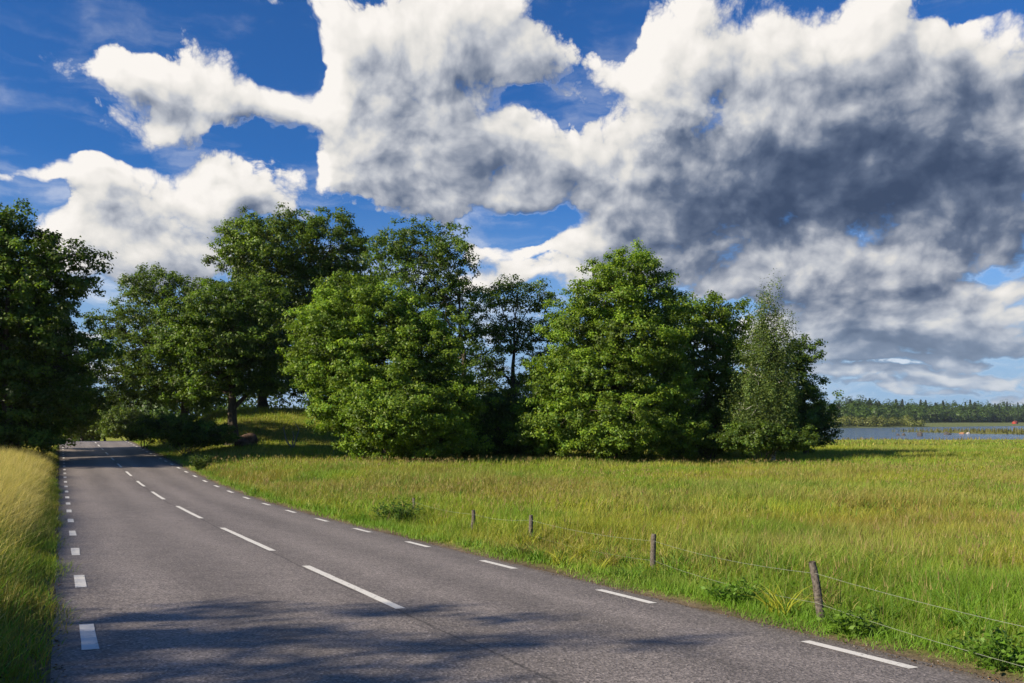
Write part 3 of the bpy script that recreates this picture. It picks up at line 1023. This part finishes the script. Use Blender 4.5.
tag(o, 'dark hedgerow seen between the trunks behind the grove', 'hedge')

# reeds on the spit and along the near shore
def blades(x, y, h, wid, lean_dir, lean, col, seg=2, z=None):
    n = len(x)
    z = ground_z(x, y) if z is None else z
    base = np.stack([x, y, z - .02], -1)
    an = RNG.random(n) * 6.283
    side = np.stack([np.cos(an), np.sin(an), np.zeros(n)], -1)
    ld = lean_dir + RNG.normal(size=n) * 1.7
    out_ = np.stack([np.cos(ld), np.sin(ld), np.zeros(n)], -1)
    vs = []
    for s in np.linspace(0, 1, seg + 1):
        c = base + out_ * (lean * h * s ** 1.8)[:, None]
        c[:, 2] += h * (s - .30 * np.minimum(lean, 1.2) * s ** 2.4)
        wd = wid * (1 - s ** 1.6 * .93)
        vs += [c - side * wd[:, None] * .5, c + side * wd[:, None] * .5]
    V = np.stack(vs, 1).reshape(-1, 3)
    k = 2 * (seg + 1)
    i = (np.arange(n) * k)[:, None]
    f = np.concatenate([np.stack([i[:, 0] + 2 * j, i[:, 0] + 2 * j + 1, i[:, 0] + 2 * j + 3, i[:, 0] + 2 * j + 2], -1) for j in range(seg)])
    return V, f, np.repeat(col, k, 0)


def join(parts):
    V, Fc, T, n = [], [], [], 0
    for v, f, t in parts:
        V.append(v)
        Fc.append(f + n)
        T.append(t)
        n += len(v)
    return np.vstack(V), np.vstack(Fc), np.vstack(T)


def vnoise(x, y, sc, seed):
    """smooth value noise"""
    r = np.random.default_rng(seed).random((64, 64))
    u, v = np.asarray(x) * sc, np.asarray(y) * sc
    i, j = np.floor(u).astype(int), np.floor(v).astype(int)
    a, b = u - i, v - j
    a, b = a * a * (3 - 2 * a), b * b * (3 - 2 * b)
    g = lambda p, q_: r[p % 64, q_ % 64]
    return (g(i, j) * (1 - a) + g(i + 1, j) * a) * (1 - b) + (g(i, j + 1) * (1 - a) + g(i + 1, j + 1) * a) * b


def fb(x, y, sc, seed):
    return (vnoise(x, y, sc, seed) * .55 + vnoise(x, y, sc * 2.3, seed + 1) * .3 + vnoise(x, y, sc * 5.1, seed + 2) * .15)


n = 9000
rx_, ry_ = RNG.uniform(150, 470, n), RNG.uniform(250, 430, n)
z = ground_z(rx_, ry_)
ok = (z > -.15)
rx_, ry_, z = rx_[ok], ry_[ok], z[ok]
m = len(rx_)
c = np.array((.11, .11, .03)) * (.7 + .6 * RNG.random((m, 1)))
v1 = blades(rx_, ry_, .7 + 1.3 * RNG.random(m), np.full(m, .5), 0, .2 * RNG.random(m), c, 1, z)
n = 9000
rx_ = RNG.uniform(60, 330, n)
ry_ = RNG.uniform(165, 245, n)
z = ground_z(rx_, ry_)
ok = (z > -.1) & (z < .35)
rx_, ry_, z = rx_[ok], ry_[ok], z[ok]
m = len(rx_)
c = np.array((.20, .165, .045)) * (.7 + .6 * RNG.random((m, 1)))
v2_ = blades(rx_, ry_, .35 + .5 * RNG.random(m), np.full(m, .22), 0, .2 * RNG.random(m), c, 1, z)
V, Fc, T = join([v1, v2_])
tag(np_mesh('reeds', V, Fc, M_GRASS, tint=T), 'yellow-green reeds fringing the lake and its low spit', 'reeds', kind='stuff')

# ------------------------------------------------------------------ meadow and verge grass
GREEN, YEL, STRAW, RUST, LUSH = map(np.array, ((.158, .252, .021), (.280, .298, .027), (.38, .33, .11), (.24, .155, .05), (.115, .245, .019)))


def grass_cols(x, y, n, straw=0.0, lush=0.0):
    p = fb(x, y, .11, 3)
    p2 = fb(x, y, .5, 9)
    k = np.clip((p * .6 + p2 * .4 - .33) * 3.2 + RNG.normal(size=n) * .22, 0, 1)[:, None]
    c = GREEN * (1 - k) + YEL * k
    r = np.clip((fb(x, y, .16, 21) - .50) * 4 + RNG.normal(size=n) * .25, 0, 1)[:, None] * .58
    c = c * (1 - r) + RUST * r * 1.1
    ly = np.clip((fb(x, y, .35, 33) - .52) * 5, 0, 1)[:, None] * .7
    c = c * (1 - ly) + (LUSH * .6 + GREEN * .4) * ly
    c = c * (.62 + .80 * fb(x, y, .9, 77)[:, None])
    d = np.clip((fb(x, y, .22, 95) - .50) * 5 + RNG.normal(size=n) * .3, 0, 1)[:, None] * .45
    c = c * (1 - d) + STRAW * .72 * d
    s = (RNG.random((n, 1)) < straw)
    c = np.where(s, STRAW * (.75 + .5 * RNG.random((n, 1))), c)
    l = (RNG.random((n, 1)) < lush)
    c = np.where(l, LUSH * (.8 + .5 * RNG.random((n, 1))), c)
    return np.clip(c * (1 + .16 * RNG.normal(size=(n, 1))), .005, .6)


def scatter(n, ya, yb, side=.80, xmin=-9e9):
    """random ground points in the wedge of land the view can take in"""
    y = np.sqrt(RNG.uniform(ya * ya, yb * yb, n))
    x = RNG.uniform(-side, side, n) * (y + 1.5)
    return x, y


WIND = .35
parts_ = []


def meadow(n, ya, yb, h0, h1, wid, straw, seg, wlo=W1 + .12, side=.82, xa=None):
    x, y = scatter(n, ya, yb, side)
    t, w_ = tw(x, y)
    ok = (w_ > wlo + .10 * np.sin(t * 2.1) + .08 * RNG.normal(size=n))
    if xa is not None:
        ok &= x > xa * y
    # little grows in the deep shade right under the trees
    x, y, w_ = x[ok], y[ok], w_[ok]
    z = ground_z(x, y)
    ok = z > .10
    h_far = 1 - .6 * sstep(y, 90, 170)
    x, y, w_, z, h_far = x[ok], y[ok], w_[ok], z[ok], h_far[ok]
    m = len(x)
    near_edge = 1 - sstep(w_ - W1, .15, .9)
    tall = fb(x, y, .45, 14)
    h = h_far * (h0 + (h1 - h0) * RNG.random(m) ** 1.4) * (.55 + .9 * tall) * (1 - .55 * near_edge) * (1 - .42 * (1 - sstep(w_ - W1, 1.6, 3.2)) * (1 - sstep(y, 12, 20)))
    c = grass_cols(x, y, m, straw, .10)
    e = near_edge[:, None] * .75 * (fb(x, y, .8, 41) > .35)[:, None]
    c = c * (1 - e) + (LUSH * 1.1) * e * (.8 + .4 * RNG.random((m, 1)))
    parts_.append(blades(x, y, h, wid * (.6 + .8 * RNG.random(m)), WIND, (.12 + .85 * RNG.random(m) ** 1.2) * (.6 + .9 * fb(x, y, .33, 88)), c, seg, z))


meadow(220000, 3.6, 10, .16, .44, .0070, .05, 3)
meadow(230000, 10, 20, .20, .48, .0105, .06, 2)
meadow(260000, 20, 42, .20, .46, .017, .06, 2)
meadow(200000, 42, 80, .20, .42, .036, .06, 1)
meadow(90000, 80, 225, .22, .45, .12, .06, 1, xa=.18)


def stalks(n, ya, yb, ha, hb, wid, xa=None, wlo=W1 + .5, colr=None, head=True):
    """seed stalks standing over the meadow, each with a loose head"""
    x, y = scatter(n, ya, yb)
    t, w_ = tw(x, y)
    keep = (w_ > wlo) & (RNG.random(n) < np.clip((fb(x, y, .2, 52) - .33) * 4, .08, 1))
    x, y = x[keep], y[keep]
    z = ground_z(x, y)
    ok = z > .15
    x, y, z = x[ok], y[ok], z[ok]
    m = len(x)
    h = ha + (hb - ha) * RNG.random(m)
    ln = .1 + .3 * RNG.random(m)
    r = RNG.random((m, 1))
    c = (STRAW * .9 * r + np.array((.22, .14, .07)) * (1 - r)) if colr is None else colr * (.8 + .4 * r)
    st = RNG.bit_generator.state
    parts_.append(blades(x, y, h, np.full(m, wid), WIND, ln, c, 2, z))
    if head:
        # heads: a few short leaf-like florets at the tip
        for _ in range(3):
            dx = RNG.normal(size=(2, m)) * .018 * (wid / .004) ** .5
            zz = z + h * (.80 + .12 * RNG.random(m))
            parts_.append(blades(x + dx[0] + ln * h * .6 * math.cos(WIND), y + dx[1] + ln * h * .6 * math.sin(WIND), .05 + .08 * RNG.random(m), np.full(m, wid * 2.6), WIND, .5 * RNG.random(m), c, 1, zz))


stalks(1500, 4, 12, .4, .7, .0030)
stalks(6000, 12, 30, .4, .68, .0055)
stalks(5000, 30, 46, .35, .55, .010)
# tussocks: coarser, lusher clumps of several kinds of grass
def tussocks(n, ya, yb, per, rad, h0, h1, wid, wmax, seg=2):
    x, y = scatter(n, ya, yb)
    t, w_ = tw(x, y)
    ok = (w_ > W1 + .25) & (w_ < W1 + wmax)
    x, y = x[ok], y[ok]
    m = len(x)
    kind = RNG.random(m)
    hh = h0 + (h1 - h0) * RNG.random(m)
    i = np.repeat(np.arange(m), per)
    r = rad * (.4 + .6 * RNG.random(m))[i] * np.sqrt(RNG.random(len(i)))
    a = RNG.random(len(i)) * 6.283
    bx_, by_ = x[i] + r * np.cos(a), y[i] + r * np.sin(a)
    base = np.where((kind < .45)[:, None], LUSH, np.where((kind < .7)[:, None], LUSH * .7, np.where((kind < .95)[:, None], YEL, STRAW * .55)))
    c = base[i] * (.75 + .5 * RNG.random((len(i), 1)))
    # blades splay outwards: one call per compass octant
    o = (a / 6.283 * 8).astype(int)
    for k in range(8):
        q_ = o == k
        if q_.any():
            parts_.append(blades(bx_[q_], by_[q_], hh[i][q_] * (.6 + .5 * RNG.random(q_.sum())), (wid * (.6 + .9 * kind)[i] * (.7 + .6 * RNG.random(len(i))))[q_], k * .785 + .4, .5 + .9 * RNG.random(q_.sum()), c[q_], seg))


tussocks(420, 4, 13, 46, .16, .16, .42, .011, 3.5, 3)
tussocks(700, 10, 30, 34, .22, .22, .46, .016, 9)
tussocks(500, 22, 60, 26, .40, .25, .48, .034, 60)
V, Fc, T = join(parts_)
tag(np_mesh('meadow_grass', V, Fc, M_GRASS, tint=T), 'tall yellow-green meadow grass with rusty seed heads right of the road', 'grass', kind='stuff')

# left verge: pale straw over green
parts_ = []


def verge(n, ta, tb, wa, wb, h0, h1, wid, straw, seg, lush=.1):
    t = RNG.uniform(ta, tb, n)
    w_ = wb + (wa - wb) * RNG.random(n) ** 1.0
    w_ = w_ + .08 * np.sin(t * 1.9) + .05 * RNG.normal(size=n)
    x, y = xy(t, w_)
    z = ground_z(x, y)
    dw = W0 - w_
    h = (h0 + (h1 - h0) * RNG.random(n)) * (.34 + .66 * sstep(dw, .1, 1.1)) * (.7 + .6 * fb(x, y, .5, 61))
    c = grass_cols(x, y, n, 0, lush)
    s = RNG.random((n, 1)) < (straw * sstep(dw, .05, .6) * (.4 + .6 * sstep(t, 8, 15)))[:, None]
    c = np.where(s, STRAW * 1.25 * (.8 + .5 * RNG.random((n, 1))), c)
    parts_.append(blades(x, y, h, wid * (.6 + .8 * RNG.random(n)), WIND + .2, .15 + 1.0 * RNG.random(n) ** 1.5, c, seg, z))


verge(60000, 2.5, 14, -3.2, W0 + .02, .16, .52, .009, .25, 3, .25)
verge(60000, 14, 32, -4.0, W0 - .02, .22, .60, .012, .55, 2, .1)
verge(40000, 30, 60, -6, W0 - .12, .25, .62, .024, .45, 2, .1)
verge(60000, 1, 40, -14, -3.2, .25, .6, .022, .4, 2, .1)
verge(16000, 60, 100, -10, W0 - .12, .25, .6, .045, .25, 1, .1)
verge(26000, 9, 48, -3.5, W0 - .35, .5, .95, .0075, 1.1, 2, 0)
verge(9000, 4, 30, -2.5, W0 - .1, .12, .34, .022, 0, 2, .7)
V, Fc, T = join(parts_)
tag(np_mesh('verge_grass', V, Fc, M_GRASS, tint=T), 'pale straw-tipped tall grass on the left verge of the road', 'grass', kind='stuff')

# ------------------------------------------------------------------ grit and litter along the crumbling road edges
n = 5200
t = np.concatenate([3 + 40 * RNG.random(n) ** 2, 3 + 22 * RNG.random(n // 3) ** 2])
w_ = np.concatenate([W1 - .10 + np.abs(RNG.normal(size=n)) * .13, W0 + .08 - np.abs(RNG.normal(size=n // 3)) * .10])
x, y = xy(t, w_)
z = np.where((w_ < W1) & (w_ > W0), road_z(t, w_), ground_z(x, y)) + .001
m = len(x)
r = (.004 + .011 * RNG.random(m) ** 3)[:, None]
u = [unit(RNG.normal(size=(m, 3))) for _ in range(4)]
base = np.stack([x, y, z], -1)
V = np.stack([base + q_ * r * np.array([1.3, 1.3, .7]) for q_ in u], 1).reshape(-1, 3)
f0 = np.arange(m)[:, None] * 4
Fc = np.concatenate([f0 + np.array(q_) for q_ in ((0, 1, 2), (0, 2, 3), (0, 3, 1), (1, 3, 2))])
c = np.where(RNG.random((m, 1)) < .6, np.array([[.16, .14, .12]]), np.array([[.20, .12, .06]])) * (.6 + .8 * RNG.random((m, 1)))
tag(np_mesh('roadside_grit', V, Fc, M_GROUND, tint=np.repeat(c, 4, 0)), 'grey and brown grit and dead leaf litter along the asphalt edges', 'grit', kind='stuff')

# ------------------------------------------------------------------ wire fence on the right verge
posts = [(822, 7.6, 562, .15), (653, 11.3, 534, -.02), (531, 14.8, 515, .01), (473, 16.6, 510, -.02), (414, 20.0, 498, .02)]
pts = [(4.0, 4.1, .60, .02)]
for px, y, ytop, ln in posts:
    x = (px - 512) / F * y
    pts.append((x, y, CAMZ - (ytop - HZ) / F * y - gz(x, y), ln))
fx, fy = pts[2][0], pts[2][1]
fence = empty('wire_fence', (fx, fy, gz(fx, fy)), 'low wire fence on thin leaning wooden posts along the right verge', 'fence')
inv = Vector(fence.location)
tops = []
for i, (x, y, h, ln) in enumerate(pts):
    z = gz(x, y)
    print('post', i, round(h, 2))
    mb = MB()
    hs = np.array([-.3, 0, .3, .6, .85, 1.0]) * h
    wob = RNG.normal(size=(6, 2)) * .006
    p = np.stack([x - inv.x - ln * hs + wob[:, 0], y - inv.y + .02 * hs + wob[:, 1], z - inv.z + hs], -1)
    mb.tube(p, np.array([.041, .041, .040, .038, .037, .033]), 8)
    mb.build('post', M_POST, fence, smooth=False)
    tops.append(np.array([x - inv.x, y - inv.y, z - inv.z]) + np.array([-ln * h * .84, 0, h * .82]))
for frac in (1.0, .45):
    mb = MB()
    path = []
    for a, b in zip(tops[:-1], tops[1:]):
        pa, pb = a.copy(), b.copy()
        for q_ in (pa, pb):
            q_[1] -= .044
        pa[2] -= (1 - frac) * .5
        pb[2] -= (1 - frac) * .5
        for s in np.linspace(0, 1, 9)[:-1]:
            c = pa * (1 - s) + pb * s
            c[2] -= .05 * 4 * s * (1 - s)
            path.append(c)
    path.append(pb)
    mb.tube(np.array(path), .0017, 5, cap=False)
    mb.build('wire', M_WIRE, fence)

# ------------------------------------------------------------------ rocks
def rock(name, label, x, y, r, hgt, mat, sink=.25, squash=(1, 1)):
    import bmesh
    bm = bmesh.new()
    bmesh.ops.create_icosphere(bm, subdivisions=4, radius=1)
    ph = RNG.random(6) * 6
    for v in bm.verts:
        c = v.co.copy()
        d = 1 + .16 * math.sin(c.x * 2.3 + ph[0]) * math.sin(c.y * 2.7 + ph[1]) + .12 * math.sin(c.z * 4 + c.x * 3 + ph[2]) + .05 * math.sin(c.y * 9 + c.x * 7 + ph[3]) + .04 * math.sin(c.z * 13 + ph[4])
        v.co = Vector((c.x * r * squash[0] * d, c.y * r * squash[1] * d, (max(c.z, -.6) * d + .6 - sink) * hgt / 1.5))
    me = bpy.data.meshes.new(name)
    bm.to_mesh(me)
    bm.free()
    me.materials.append(mat)
    o = bpy.data.objects.new(name, me)
    COL.objects.link(o)
    o.location = (x, y, max(gz(x, y), -.3))
    return tag(o, label, 'rock')


def at(px, Y):
    return (px - 512) / F * Y, Y


rock('boulder', 'rugged brown boulder in the grass beside the gnarled oak trunk', *at(246, 57), .72, .95, M_ROCK, squash=(1.15, .8))
rock('boulder', 'grey-brown rock with a peaked top in the shallow water', *at(920, 240), .75, 1.8, M_STONE)
rock('boulder', 'small dark rock in the water, left one of the little pair', *at(898, 250), .55, .9, M_STONE)
rock('boulder', 'small dark rock in the water, nearer the peaked rock', *at(903.5, 250), .6, 1.1, M_STONE)
rock('boulder', 'low dark rock at the left tip of the reedy spit', *at(947, 268), 1.1, 1.3, M_STONE)
rock('boulder', 'orange-tan rock on the edge of the reedy spit', *at(962, 285), .8, 1.0, M_STONE_TAN)
rock('boulder', 'near-white rock beside the orange-tan rock on the spit', *at(968, 285), .65, .9, M_STONE_PALE)

# ------------------------------------------------------------------ red cottage on the far shore
hx, hy = at(1015, 955)
hz = gz(hx, hy)
house = empty('red_cottage', (hx, hy, hz), 'small red cottage with red roof at the forest edge across the lake', 'cottage')


def box(x0, x1, y0, y1, z0, z1):
    v = [(x, y, z) for z in (z0, z1) for y in (y0, y1) for x in (x0, x1)]
    f = [(0, 2, 3, 1), (4, 5, 7, 6), (0, 1, 5, 4), (2, 6, 7, 3), (0, 4, 6, 2), (1, 3, 7, 5)]
    return v, f


b = MB()
b.add(*box(-5, 5, -3.5, 3.5, -1.0, 3.6))
b.build('wall', M_REDWALL, house)
b = MB()
b.add([(-5.5, -4.2, 3.4), (5.5, -4.2, 3.4), (5.5, 0, 6.6), (-5.5, 0, 6.6), (-5.5, 4.2, 3.4), (5.5, 4.2, 3.4)], [(0, 1, 2, 3), (3, 2, 5, 4), (0, 4, 5, 1)])
b.add([(-5, -3.4, 3.6), (-5, 3.4, 3.6), (-5, 0, 6.3), (-5, 0, 6.3)], [(0, 1, 2, 3)])
rf = b.build('roof', M_REDROOF, house)
b = MB()
b.add(*box(-1.5, -.7, -.4, .4, 5.9, 7.6))
b.build('chimney', M_STONE, rf)
for wx in (-3.2, 3.0):
    b = MB()
    b.add(*box(wx - .7, wx + .7, -3.56, -3.503, 1.0, 2.6))
    wf = b.build('window', M_WHITE, house)
    b = MB()
    b.add(*box(wx - .55, wx + .55, -3.60, -3.565, 1.15, 2.45))
    b.build('pane', M_GLASS, wf)
b = MB()
b.add(*box(-.5, .5, -3.56, -3.503, 0, 2.1))
b.build('door', M_WHITE, house)
house.scale = (.55, .55, .55)
house.rotation_euler = (0, 0, .5)

# ------------------------------------------------------------------ dead branch under the bright green tree
bx, by = at(292, 56)
dead = MB()
for dx, top, bend in ((-.45, 2.0, -.35), (.25, 1.9, .45), (.0, 1.2, .2)):
    p = [(0, 0, -.1), (dx * .8 + bend * .2, 0, top * .35), (dx + bend * .5, .1, top * .7), (dx * .5, .15, top)]
    dead.tube(limb_path(np.array(p[0]), np.array(p[1]), 0, 4, .03), [.06, .055, .05, .045], 6)
    dead.tube(np.array(p[1:]), [.045, .035, .02], 6)
o = dead.build('dead_branch', M_DEAD)
o.location = (bx, by, gz(bx, by))
tag(o, 'bleached dead branch arching from the grass left of the bright green tree', 'branch')

# ------------------------------------------------------------------ broad-leaved weeds and yellow flowers
def herb(label, px, Y, w_off, h, r, nst, col, leafs=.10):
    x, y = at(px, Y)
    z = gz(x, y)
    root = empty('weed_plant', (x, y, z), label, 'weed', )
    mb = MB()
    V, T = [], []
    for k in range(nst):
        a = RNG.random() * 6.283
        rr = r * RNG.random() ** .5
        topv = np.array([rr * math.cos(a), rr * math.sin(a), h * (.6 + .4 * RNG.random())])
        pth = limb_path(np.array([topv[0] * .2, topv[1] * .2, -.05]), topv, .05, 5, .02)
        mb.tube(pth, np.linspace(.006, .003, 5), 4)
        m_ = 16
        i = RNG.random(m_) ** .8
        c = np.stack([np.interp(i, np.linspace(0, 1, 5), pth[:, q_]) for q_ in range(3)], -1) + RNG.normal(size=(m_, 3)) * .05
        nr = unit(RNG.normal(size=(m_, 3)) * .5 + np.array([0, 0, 1.]))
        v, f, t = leaf_cards(c, nr, leafs * (.7 + .6 * RNG.random(m_)), np.array(col) * (.75 + .5 * RNG.random((m_, 1))))
        V.append(v)
        T.append(t)
    mb.build('stem', M_STEM, root)
    V = np.vstack(V)
    np_mesh('foliage', V, np.arange(len(V)).reshape(-1, 4), M_LEAF, root, tint=np.vstack(T))


herb('bushy dark green weed by the road, left of the farthest fence post', 396, 19.0, 0, .6, .6, 60, (.075, .14, .025), .075)
herb('leafy weed clump at the asphalt edge left of the nearest fence post', 735, 8.6, 0, .20, .38, 36, (.12, .23, .022), .055)
herb('broad-leaved weed in the bottom right corner by the asphalt', 1000, 6.0, 0, .20, .36, 40, (.12, .23, .022), .05)
herb('low leafy weed on the verge just right of the nearest fence post', 850, 7.1, 0, .18, .28, 26, (.13, .23, .025), .05)
herb('pale green weed on the verge beside the low dark bush', 200, 41, 0, .8, .6, 40, (.08, .12, .03), .12)

fl = MB()
ang = np.arange(8) * math.pi / 4
c = np.array([0, 0, .008])
V, Fq = [c], []
for a in ang:
    for da, r_ in ((-.3, .019), (.3, .019)):
        V.append(np.array([math.cos(a + da) * r_, math.sin(a + da) * r_, .012]))
for k in range(8):
    Fq.append((0, 1 + 2 * k, 2 + 2 * k, 2 + 2 * k))
fl.add(V, [q_ for q_ in Fq])
hm = MB()
hm.add(V, Fq)
head0 = hm.build('flower_head', M_PETAL)
sm = MB()
sm.tube(np.array([(0, 0, -.5), (.01, .0, -.25), (0, 0, .0)]), .0025, 5)
stem0 = sm.build('stem', M_STEM)
first = True
spots = [(866, 6.9), (874, 7.3), (905, 6.6), (925, 6.2), (945, 5.9), (958, 7.2), (968, 6.7), (985, 6.2), (1000, 5.7), (1003, 7.5), (1018, 6.2), (840, 7.8), (850, 8.6), (930, 7.9), (980, 8.3),
         (805, 8.9), (770, 9.8), (757, 8.8), (712, 10.5), (700, 9.7), (640, 12.5), (598, 12.0), (560, 14.2), (1012, 5.2), (890, 8.2), (912, 5.8)]
for (px, Y) in spots:
    x, y = at(px, Y)
    t_, w_ = tw(x, y)
    if w_ < W1 + .35:
        x, y = (float(q_) for q_ in xy(t_, W1 + .35 + .5 * RNG.random()))
    z = gz(x, y) + .34 + .20 * RNG.random()
    fr = empty('meadow_flower', (x, y, z), 'small yellow flower on a thin stem in the grass of the right verge', 'flower', 'yellow flowers in the right verge')
    s = 1.0 + .5 * RNG.random()
    for src in (head0, stem0):
        o = src if first else src.copy()
        if not first:
            COL.objects.link(o)
        o.parent = fr
        if src is head0:
            o.scale = (s, s, s)
            o.rotation_euler = (.75 + .4 * RNG.random(), .3 * RNG.normal() - .3, 0)
    first = False

print('LEAVES', LEAVES)

# ------------------------------------------------------------------ summer haze over land and lake
b = MB()
b.add(*box(-4100, 3700, -2700, 4900, float(GZ.min()) - 1.0, 36.0))
hz_m, hn = material('haze_air')
pv = hn.new('ShaderNodeVolumePrincipled')
pv.inputs['Color'].default_value = (.72, .82, 1.0, 1)
pv.inputs['Density'].default_value = .00006
pv.inputs['Anisotropy'].default_value = .2
ho = hn.new('ShaderNodeOutputMaterial')
hn.put(ho.inputs['Volume'], pv.outputs[0])
tag(b.build('haze', hz_m), kind='stuff')
